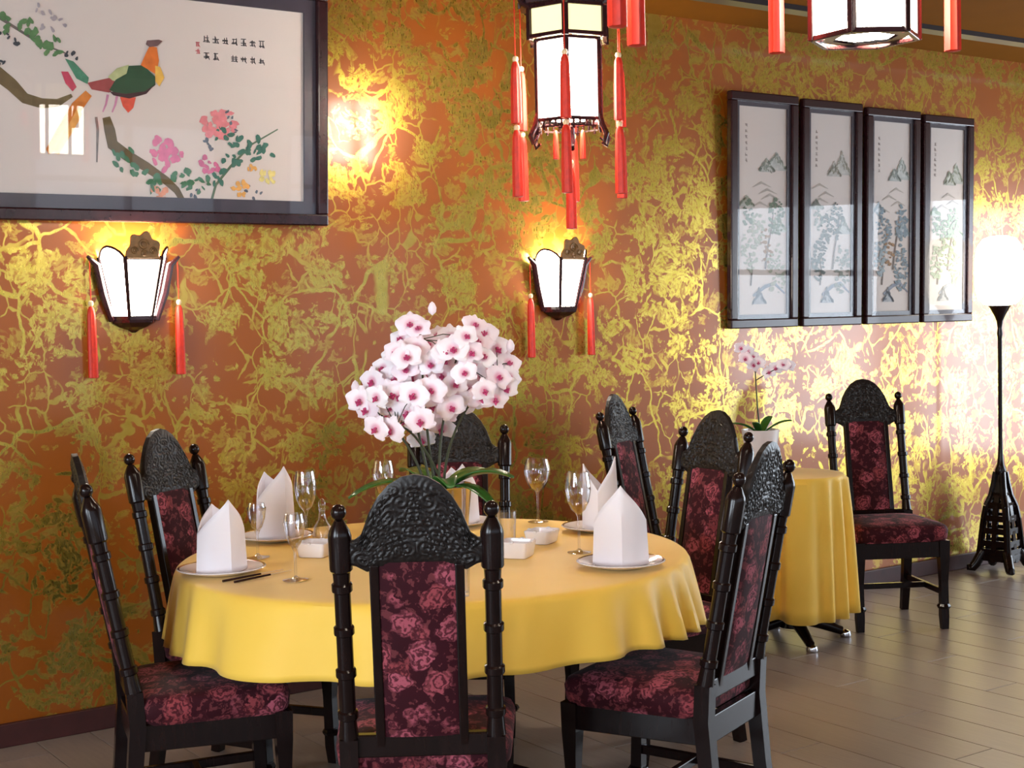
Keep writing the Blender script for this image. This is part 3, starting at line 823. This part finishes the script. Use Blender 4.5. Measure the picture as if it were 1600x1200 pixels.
def sconce(x, z, label):
    rt = empty('wall_sconce', (x, -.001, z))    # origin: centre of the lit body on the wall
    top, bot = .105, -.11
    plan_t = [(-.125, -.012), (-.068, -.125), (.068, -.125), (.125, -.012)]
    plan_b = [(px * .62, py * .62) for px, py in plan_t]
    def P(i, t): a, b = plan_b[i], plan_t[i]; return Vector((a[0] + (b[0] - a[0]) * t, a[1] + (b[1] - a[1]) * t, bot + (top - bot) * t))
    for i in range(3):
        a0, b0, a1, b1 = P(i, .03), P(i + 1, .03), P(i, 1), P(i + 1, 1)
        V = []; n = 8
        if i == 1: topc = [a1.lerp(b1, j / n) for j in range(n + 1)]
        else: topc = [a1.lerp(b1, j / n) + Vector(((-.018 if i == 0 else .018) * math.sin(PI * j / n), 0, .045 * math.sin(PI * j / n) ** .7)) for j in range(n + 1)]
        botc = [a0.lerp(b0, j / n) for j in range(n + 1)]
        nrm = (b0 - a0).cross(a1 - a0).normalized()
        V = botc + topc; m = n + 1
        V2 = [p - nrm * .004 for p in V]
        F = [(j, j + 1, m + j + 1, m + j) for j in range(n)]; F += [tuple(k + 2 * m for k in reversed(f)) for f in F]
        ring = list(range(m)) + list(reversed(range(m, 2 * m)))
        for q in range(len(ring)):
            r0, r1 = ring[q], ring[(q + 1) % len(ring)]; F.append((r0, r1, r1 + 2 * m, r0 + 2 * m))
        MB().add(V + V2, F).build('pane', LITW, rt)
        MB().tube(topc, .005, 6).build('pane_rim', MAHOG, rt, smooth=True)
    fr = MB()
    for i in range(4): fr.tube([P(i, -.06), P(i, .5), P(i, 1.04)], [.007, .008, .009], 6)
    for i in range(3): fr.bar(P(i, 0), P(i + 1, 0), .014, .014)
    fr.build('sconce_frame', MAHOG, rt, smooth=True)
    for s in (-1, 1):
        w = MB().tube([(s * .085, -.012, bot - .01), (s * .118, -.02, bot + .09), (s * .14, -.026, top - .02), (s * .175, -.03, top + .012)], [.012, .016, .015, .006], 8).build('side_horn', MAHOG, rt, smooth=True)
        MB().tube([(s * .168, -.03, top + .008), (s * .168, -.03, -.055)], .0018, 5).build('cord', REDW, w)
        MB().lathe([(.003, .016), (.009, .012), (.010, .004), (.007, -.004)], 10, (s * .168, -.03, -.06)).build('bead', BEAD, w, smooth=True)
        tassel_mesh(.26, .015).build('tassel', REDW, w, smooth=True, loc=(s * .168, -.03, -.065))
    # carved crest over the middle pane
    poly = []
    for j in range(25):
        a = PI * j / 24; r = 1 + .10 * math.cos(a * 7); poly.append((-.062 * math.cos(a) * r, top + .008 + .085 * math.sin(a) ** .8 * r))
    poly = [(-.066, top)] + poly + [(.066, top)]
    cr = MB().prism(poly, -.132, -.120)
    cr.build('carved_crest', CREST_GOLD, rt, bevel=.002)
    rl = MB()
    for cx, cz, r in ((0, .05, .022), (-.035, .028, .014), (.035, .028, .014), (0, .018, .012)):
        pts = []
        for j in range(18): a = j / 17 * 3.5 * PI; q = r * (1 - j / 22); pts.append((cx + q * math.cos(a), -.134, top + cz + q * math.sin(a)))
        rl.tube(pts, .003, 5)
    rl.build('crest_scroll', CREST_GOLD, rt, smooth=True)
    MB().loft([[(p.x * k, p.y * k, zz) for p in [P(i, 0) for i in range(4)]] for k, zz in ((1.08, bot + .004), (1.05, bot - .018), (.7, bot - .034), (.3, bot - .045), (.1, bot - .055))]).build('bottom_drop', MAHOG, rt)
    MB().box((0, -.008, -.01), (.12, .014, .2)).build('back_plate', MAHOG, rt)
    point((0, -.055, .03), 9, (1, .80, .48), .03, rt)
    tag(rt, label, 'wall lamp', 'tasselled wall sconces')
CREST_GOLD = plain('gilded_carving', (120, 88, 50), .4, metal=.3, vary=.3, scale=60)
sconce(1.925, 1.625, 'lit wall sconce with red tassels under the bird picture')
sconce(3.895, 1.63, 'lit wall sconce with red tassels right of the big orchid, below hanging lantern')

def floor_lamp():
    rt = empty('floor_lamp', (6.80, -.21, 0))
    # openwork tapering base of four pierced sides
    prof = [(.06, .125), (.14, .112), (.22, .102), (.30, .092), (.37, .078), (.43, .050), (.50, .034), (.56, .024)]
    def hw(z):
        for (za, wa), (zb, wb) in zip(prof, prof[1:]):
            if z <= zb: return wa + (wb - wa) * (z - za) / (zb - za)
        return prof[-1][1]
    for sd in range(4):
        rot = Matrix.Rotation(sd * PI / 2 + .15, 3, 'Z'); mb = MB()
        def b(x0, z0, x1, z1, wd):
            mb.bar(rot @ Vector((x0, -hw(z0) * .72, z0)), rot @ Vector((x1, -hw(z1) * .72, z1)), wd, .012, (rot @ Vector((1, 0, 0))) if z0 != z1 else (0, 0, 1))
        zs = [q[0] for q in prof]
        for za, zb in zip(zs, zs[1:]):
            for s in (-1, 1): b(s * hw(za) * .72, za, s * hw(zb) * .72, zb, .036)
            b(0, za, 0, zb, .03)
        for z in (.085, .165, .235, .305, .375, .43): b(-hw(z) * .72, z, hw(z) * .72, z, .034)
        for z in (.11,): b(-hw(z) * .6, z, hw(z) * .6, z, .05)
        mb.build('pierced_side', LAC, rt)
        rf = Matrix.Rotation(sd * PI / 2 + .15 + PI / 4, 3, 'Z')
        MB().tube([rf @ Vector((0, -y, z)) for y, z in ((.10, .12), (.12, .085), (.14, .05), (.16, .028), (.178, .028), (.182, .045))], [.026, .028, .027, .026, .02, .01], 10).build('scroll_foot', LAC, rt, smooth=True)
    MB().lathe([(.02, .54), (.03, .55), (.032, .57), (.02, .60), (.015, .64), (.012, .70), (.012, 1.30), (.016, 1.33), (.012, 1.36), (.018, 1.40), (.03, 1.43), (.055, 1.475), (.062, 1.485), (.02, 1.486)], 18).build('pole', LAC, rt, smooth=True)
    pr = [(.03, 1.484), (.085, 1.492), (.118, 1.525), (.13, 1.58), (.133, 1.66), (.13, 1.75), (.118, 1.815), (.088, 1.855), (.05, 1.868), (.01, 1.872)]
    MB().lathe(pr, 32).build('globe_shade', GLOBE, rt, smooth=True)
    tag(rt, 'tall black floor lamp with lit white globe and pierced base', 'floor lamp')
floor_lamp()

# ------------------------------------------------------------------ pictures
def frame_parts(rt, w, h, fw, mw, depth):
    # local: x across, z up, wall side at y = 0, front towards -y; origin bottom centre
    for nm, a, b in (('frame_rail', (-w / 2, fw / 2), (w / 2, fw / 2)), ('frame_rail', (-w / 2, h - fw / 2), (w / 2, h - fw / 2))):
        MB().box((0, -depth / 2, a[1]), (w, depth, fw)).build(nm, MAHOG, rt, bevel=.006)
    for s in (-1, 1):
        MB().box((s * (w / 2 - fw / 2), -depth / 2, h / 2), (fw, depth, h - 2 * fw + .002)).build('frame_stile', MAHOG, rt, bevel=.006)
    mb = MB(); y = -depth * .45; t = .008
    iw, ih = w - 2 * fw, h - 2 * fw
    mb.box((0, y, fw + mw / 2), (iw, t, mw)); mb.box((0, y, h - fw - mw / 2), (iw, t, mw))
    for s in (-1, 1): mb.box((s * (iw / 2 - mw / 2), y, h / 2), (mw, t, ih - 2 * mw))
    mb.build('mount', MOUNT, rt)
    MB().box((0, -depth * .25, h / 2), (iw, .006, ih)).build('canvas', SILK, rt)
    MB().box((0, -depth * .62, h / 2), (iw + .004, .003, ih + .004)).build('glass_pane', PANE, rt)
    return -depth * .25 - .0035
def flat(mb, pts, y, t=.0008): mb.prism(pts, y, y - t)
def stroke(pts, wds):
    L = []; Rr = []
    for i, (x, z) in enumerate(pts):
        a = pts[max(i - 1, 0)]; b = pts[min(i + 1, len(pts) - 1)]; dx, dz = b[0] - a[0], b[1] - a[1]; l = math.hypot(dx, dz) or 1
        wd = (wds[i] if hasattr(wds, '__len__') else wds) / 2
        L.append((x - dz / l * wd, z + dx / l * wd)); Rr.append((x + dz / l * wd, z - dx / l * wd))
    return L, Rr
def ribbon(mb, pts, wds, y, t=.0008):
    L, Rr = stroke(pts, wds)
    for i in range(len(pts) - 1): flat(mb, [L[i], L[i + 1], Rr[i + 1], Rr[i]], y, t)
def blob(cx, cz, r, rnd, n=9, squash=1.0, rot=0):
    out = []
    for k in range(n):
        a = 2 * PI * k / n; q = r * rnd.uniform(.7, 1.15); x, z = q * math.cos(a), q * math.sin(a) * squash
        out.append((cx + x * math.cos(rot) - z * math.sin(rot), cz + x * math.sin(rot) + z * math.cos(rot)))
    return out
def ink(name, rgb): return plain('painted_' + name, rgb, .8, vary=.18, scale=40)
def glyph(mb, cx, cz, s, y, rnd):
    for _ in range(3): z = cz + rnd.uniform(-.42, .42) * s; w = rnd.uniform(.55, .9) * s; flat(mb, [(cx - w / 2, z - .06 * s), (cx + w / 2, z - .03 * s), (cx + w / 2, z + .07 * s), (cx - w / 2, z + .04 * s)], y)
    for _ in range(2): x = cx + rnd.uniform(-.3, .3) * s; h = rnd.uniform(.6, .95) * s; flat(mb, [(x - .06 * s, cz - h / 2), (x + .06 * s, cz - h / 2), (x + .05 * s, cz + h / 2), (x - .05 * s, cz + h / 2)], y)
    flat(mb, [(cx + .1 * s, cz), (cx + .2 * s, cz + .02 * s), (cx + .45 * s, cz - .45 * s), (cx + .36 * s, cz - .48 * s)], y)

def bird_picture():
    ux0, ux1, z0, z1 = .95, 2.72, 1.868, 2.79
    w, h = ux1 - ux0, z1 - z0; cxw = (ux0 + ux1) / 2
    rt = empty('framed_picture', (cxw, -.012, z0)); rt.rotation_euler = (math.radians(3.2), 0, 0)
    y = frame_parts(rt, w, h, .045, .05, .05)
    def cv(x, yy):       # design grid of the embroidery (480 wide, 310 high) to picture metres
        return (1.447 + x / 475 * 1.18 - cxw, 1.955 + (305 - yy) * (.00224 + .00026 * x / 475) - z0)
    rnd = random.Random(21)
    def strokep(name, col, pts, wds, dy=0):
        mb = MB(); ribbon(mb, [cv(*p) for p in pts], [q * .0024 for q in wds], y - dy); mb.build(name, ink(name, col), rt)
    strokep('painted_branch', (104, 88, 60), [(-190, 60), (-90, 90), (0, 118), (20, 135), (38, 155), (62, 162), (85, 160), (105, 148)], [30, 28, 22, 19, 16, 15, 11, 5])
    strokep('painted_branch', (98, 82, 52), [(155, 180), (160, 200), (164, 222), (185, 238), (215, 255), (245, 275), (262, 290), (270, 304)], [12, 17, 18, 17, 15, 13, 11, 9])
    strokep('painted_twig', (120, 112, 108), [(140, 180), (142, 200), (141, 225), (140, 250)], [4, 4, 3, 2])
    strokep('painted_twig', (110, 100, 96), [(0, 30), (30, 50), (60, 70), (100, 85)], [5, 4, 3, 2])
    strokep('painted_twig', (90, 110, 90), [(318, 304), (325, 280), (350, 250), (385, 215), (430, 190)], [4, 4, 4, 3, 2])
    # bird
    def area(name, col, pts, dy=.001):
        mb = MB(); flat(mb, [cv(*p) for p in pts], y - dy); mb.build(name, ink(name, col), rt)
    area('painted_tail', (200, 116, 44), [(125, 140), (105, 160), (88, 190), (66, 232), (70, 240), (84, 232), (100, 200), (118, 172), (134, 148)])
    area('painted_tail', (222, 160, 84), [(112, 168), (96, 200), (78, 236), (84, 240), (104, 206), (120, 176)], .0018)
    area('painted_tail', (188, 70, 92), [(90, 112), (100, 112), (112, 135), (106, 142), (96, 130)])
    area('painted_tail', (74, 130, 104), [(96, 92), (108, 96), (130, 120), (128, 130), (112, 122)])
    area('painted_back', (150, 70, 70), [(128, 128), (150, 122), (165, 118), (172, 132), (160, 142), (134, 138)])
    area('painted_wing', (44, 76, 52), [(160, 138), (172, 118), (188, 100), (212, 98), (230, 115), (230, 128), (212, 142), (180, 147)], .0018)
    area('painted_wing_cover', (170, 178, 130), [(158, 118), (172, 104), (190, 98), (186, 112), (166, 124)], .0026)
    area('painted_wing_edge', (66, 40, 44), [(160, 140), (184, 143), (214, 138), (230, 126), (216, 142), (190, 150), (166, 146)], .0026)
    area('painted_breast', (210, 84, 64), [(176, 148), (200, 148), (196, 164), (188, 172), (180, 162)])
    area('painted_neck', (212, 112, 44), [(208, 98), (216, 80), (222, 68), (233, 70), (236, 90), (232, 112), (222, 106)], .0026)
    area('painted_neck_patch', (218, 174, 80), [(230, 98), (238, 100), (244, 116), (236, 130), (230, 122)], .0034)
    area('painted_head', (110, 84, 84), [(216, 66), (218, 60), (236, 58), (242, 60), (234, 68), (222, 70)], .0034)
    for lx in (158, 172): strokep('painted_leg', (190, 130, 160), [(lx, 145), (lx - 3, 160), (lx - 8, 172)], [4, 3, 2])
    # leaves and flowers
    def cluster(name, col, spots, r, n, k=9, sq=.8):
        mb = MB()
        for i, (x, yy) in enumerate(spots):
            for j in range(n):
                px, pz = cv(x + rnd.uniform(-1, 1) * r * 1.1, yy + rnd.uniform(-1, 1) * r)
                flat(mb, blob(px, pz, .0024 * r * rnd.uniform(.35, .6), rnd, k, sq * rnd.uniform(.5, 1), rnd.uniform(0, 3)), y - .001 - .0008 * rnd.random() - j * .00004)
        mb.build(name, ink(name, col), rt)
    cluster('painted_leaves', (88, 126, 82), [(25, 42), (40, 50), (60, 70), (75, 76), (-60, 50), (-30, 34)], 14, 6)
    cluster('painted_leaves', (66, 70, 76), [(12, 60), (22, 66), (4, 105), (105, 84)], 8, 4)
    cluster('painted_leaves', (70, 116, 86), [(180, 240), (186, 255), (220, 275), (232, 282), (268, 268), (282, 274), (300, 280)], 13, 6)
    cluster('painted_leaves', (62, 110, 96), [(385, 215), (392, 228), (410, 225), (360, 215), (350, 245), (365, 235), (335, 272), (340, 200)], 13, 6)
    cluster('painted_leaves', (92, 100, 112), [(308, 212), (325, 220), (358, 190), (345, 170), (292, 292), (395, 298), (384, 282)], 8, 3)
    cluster('painted_haze_leaves', (160, 152, 158), [(60, 15), (80, 25), (88, 35), (70, 42)], 9, 3)
    cluster('painted_blossom', (206, 116, 152), [(245, 225), (256, 232), (240, 238), (252, 246)], 15, 7, 10, 1)
    cluster('painted_blossom', (212, 128, 134), [(325, 175), (332, 188), (320, 192), (338, 178), (344, 196)], 14, 7, 10, 1)
    cluster('painted_blossom', (196, 104, 140), [(312, 248), (318, 252)], 11, 6, 9, 1)
    cluster('painted_blossom', (216, 148, 120), [(236, 296), (246, 300)], 11, 6, 9, 1)
    cluster('painted_small_blossom', (220, 164, 90), [(388, 258), (362, 288), (368, 284)], 10, 5, 9, 1)
    cluster('painted_small_blossom', (222, 208, 132), [(418, 270), (412, 266)], 11, 5, 9, 1)
    mb = MB()
    for r_ in range(2):
        for c in range(7):
            if r_ == 1 and c == 2: continue
            gx, gz = cv(312 + c * 15.2, 54 + r_ * 26 + c * .9); glyph(mb, gx, gz, .030, y, rnd)
    mb.build('calligraphy', ink('ink', (74, 72, 76)), rt)
    mb = MB()
    for dx, dz in ((298, 63), (298, 73)): gx, gz = cv(dx, dz); glyph(mb, gx, gz, .022, y, rnd)
    mb.build('red_seal', ink('seal', (196, 90, 96)), rt)
    tag(rt, 'large framed silk picture of a bird on a flowering branch', 'picture')
bird_picture()

def landscape(x0, w, z0, h, seed, label, cols):
    rt = empty('framed_scroll', (x0 + w / 2, -.004, z0)); rt.rotation_euler = (math.radians(1.2), 0, 0)
    fw, mw = .045, .022
    y = frame_parts(rt, w, h, fw, mw, .035)
    iw, ih = w - 2 * (fw + mw), h - 2 * (fw + mw); rnd = random.Random(seed)
    def c(s, t): return ((s - .5) * iw, fw + mw + t * ih)
    def hill(name, col, cx, base, wd, ht, dy, steep=1.6):
        pts = [c(max(0, cx - wd), base)]
        for k in range(11):
            t = k / 10; s = cx - wd + 2 * wd * t; e = (1 - abs(t * 2 - 1) ** 1.1) ** steep
            pts.append(c(min(1, max(0, s)), base + .012 + ht * e * rnd.uniform(.82, 1.05)))
        pts.append(c(min(1, cx + wd), base))
        pale = tuple(int(q * .45 + 205 * .55) for q in col)
        mb = MB(); flat(mb, pts, y - dy); mb.build(name + '_wash', ink('wash', pale), rt)
        mb = MB()
        for k in range(1, 12):
            for _ in range(5):
                a, b2 = pts[k], pts[min(k + 1, 11)]; u = rnd.random(); x = a[0] + (b2[0] - a[0]) * u; z = a[1] + (b2[1] - a[1]) * u
                zb = c(0, base)[1]; z = zb + (z - zb) * (1 - abs(rnd.gauss(0, .28)))
                flat(mb, blob(x, max(z, zb), rnd.uniform(.005, .012), rnd, 7, .45, rnd.uniform(.6, 1.6) * (1 if x < c(cx, 0)[0] else -1)), y - dy - .001)
        mb.build(name, ink(name, col), rt)
    def tree(cx, cz, r, col, n):
        mb = MB()
        for _ in range(int(n * 1.7)):
            a = rnd.uniform(0, 6.28); q = r * math.sqrt(rnd.random()); s, t = cx + q * math.cos(a), cz + q * math.sin(a) * .62
            s = min(.97, max(.03, s)); px, pz = c(s, t); flat(mb, blob(px, pz, rnd.uniform(.007, .016), rnd, 7, .6, rnd.uniform(-.5, .5)), y - .0022 - .0006 * rnd.random())
        mb.build('painted_tree', ink('tree', col), rt)
    def trunk(pts, wd, col):
        mb = MB(); ribbon(mb, [c(*p) for p in pts], wd, y - .0018); mb.build('painted_trunk', ink('trunk', col), rt)
    far, mid, near = cols
    mb = MB(); rr = random.Random(seed + 3)
    for k in range(7): gx, gz = c(.16, .91 - k * .028); glyph(mb, gx, gz, .018, y, rr)
    mb.build('calligraphy', ink('faint_ink', (156, 142, 138)), rt)
    hill('painted_far_peak', far, .78, .70, .22, .09 + rnd.uniform(0, .03), .0008, 1.2)
    hill('painted_far_peak', far, .58, .69, .16, .05 + rnd.uniform(0, .03), .0011, 1.2)
    for k in range(4):
        s = rnd.uniform(.2, .8); t = .52 + .035 * k + rnd.uniform(0, .02)
        mb = MB(); ribbon(mb, [c(max(.03, s - .18), t - .012), c(s, t + .012), c(min(.96, s + .2), t - .008)], [.003, .012, .003], y - .0009); mb.build('painted_mist_line', ink('mist', (176, 168, 160)), rt)
    hill('painted_hill', mid, .15, .52, .16, .045, .0012)
    hill('painted_hill', mid, .82, .40, .2, .09, .0012)
    for cx, cz, r, n in ((.72 + rnd.uniform(-.1, .1), .47, .16, 34), (.45 + rnd.uniform(-.1, .1), .42, .13, 22), (.22, .28 + rnd.uniform(-.03, .03), .17, 36), (.78, .24 + rnd.uniform(-.03, .03), .2, 40), (.2, .48, .12, 14)):
        tree(cx, cz, r, rnd.choice((near, mid, near)), n)
    tree(.4 + rnd.uniform(-.1, .2), .33, .14, (150, 120, 92) if seed % 2 else near, 14)
    trunk([(.55, .22), (.6, .32), (.68, .42), (.72, .5)], [.012, .010, .008, .004], (120, 112, 108))
    trunk([(.25, .14), (.28, .22), (.22, .3)], [.010, .008, .004], (112, 104, 100))
    mb = MB(); ribbon(mb, [c(.3, .09), c(.55, .135), c(.75, .15), c(.97, .10)], [.014, .02, .016, .008], y - .0016); mb.build('painted_bank', ink('bank', (138, 146, 160)), rt)
    hill('painted_rock', (120, 128, 138), .42, .05, .14, .07, .0019)
    tag(rt, label, 'picture', 'row of four framed landscape scrolls')
C1 = ((150, 156, 146), (160, 164, 148), (112, 126, 108)); C2 = ((160, 158, 146), (140, 146, 138), (100, 108, 106)); C3 = ((156, 164, 158), (150, 164, 170), (124, 140, 150)); C4 = ((160, 166, 148), (146, 166, 140), (130, 150, 120))
landscape(4.930, .465, 1.402, 1.158, 31, 'narrow framed landscape, leftmost of the four, bluish boat-shaped rock at its foot', C1)
landscape(5.430, .440, 1.402, 1.152, 42, 'narrow framed landscape, second of four from the left, dark trees low down', C2)
landscape(5.908, .425, 1.402, 1.140, 53, 'narrow framed landscape, third of four from the left, bluish mist', C3)
landscape(6.366, .422, 1.402, 1.130, 64, 'narrow framed landscape, rightmost of the four, beside the globe lamp', C4)
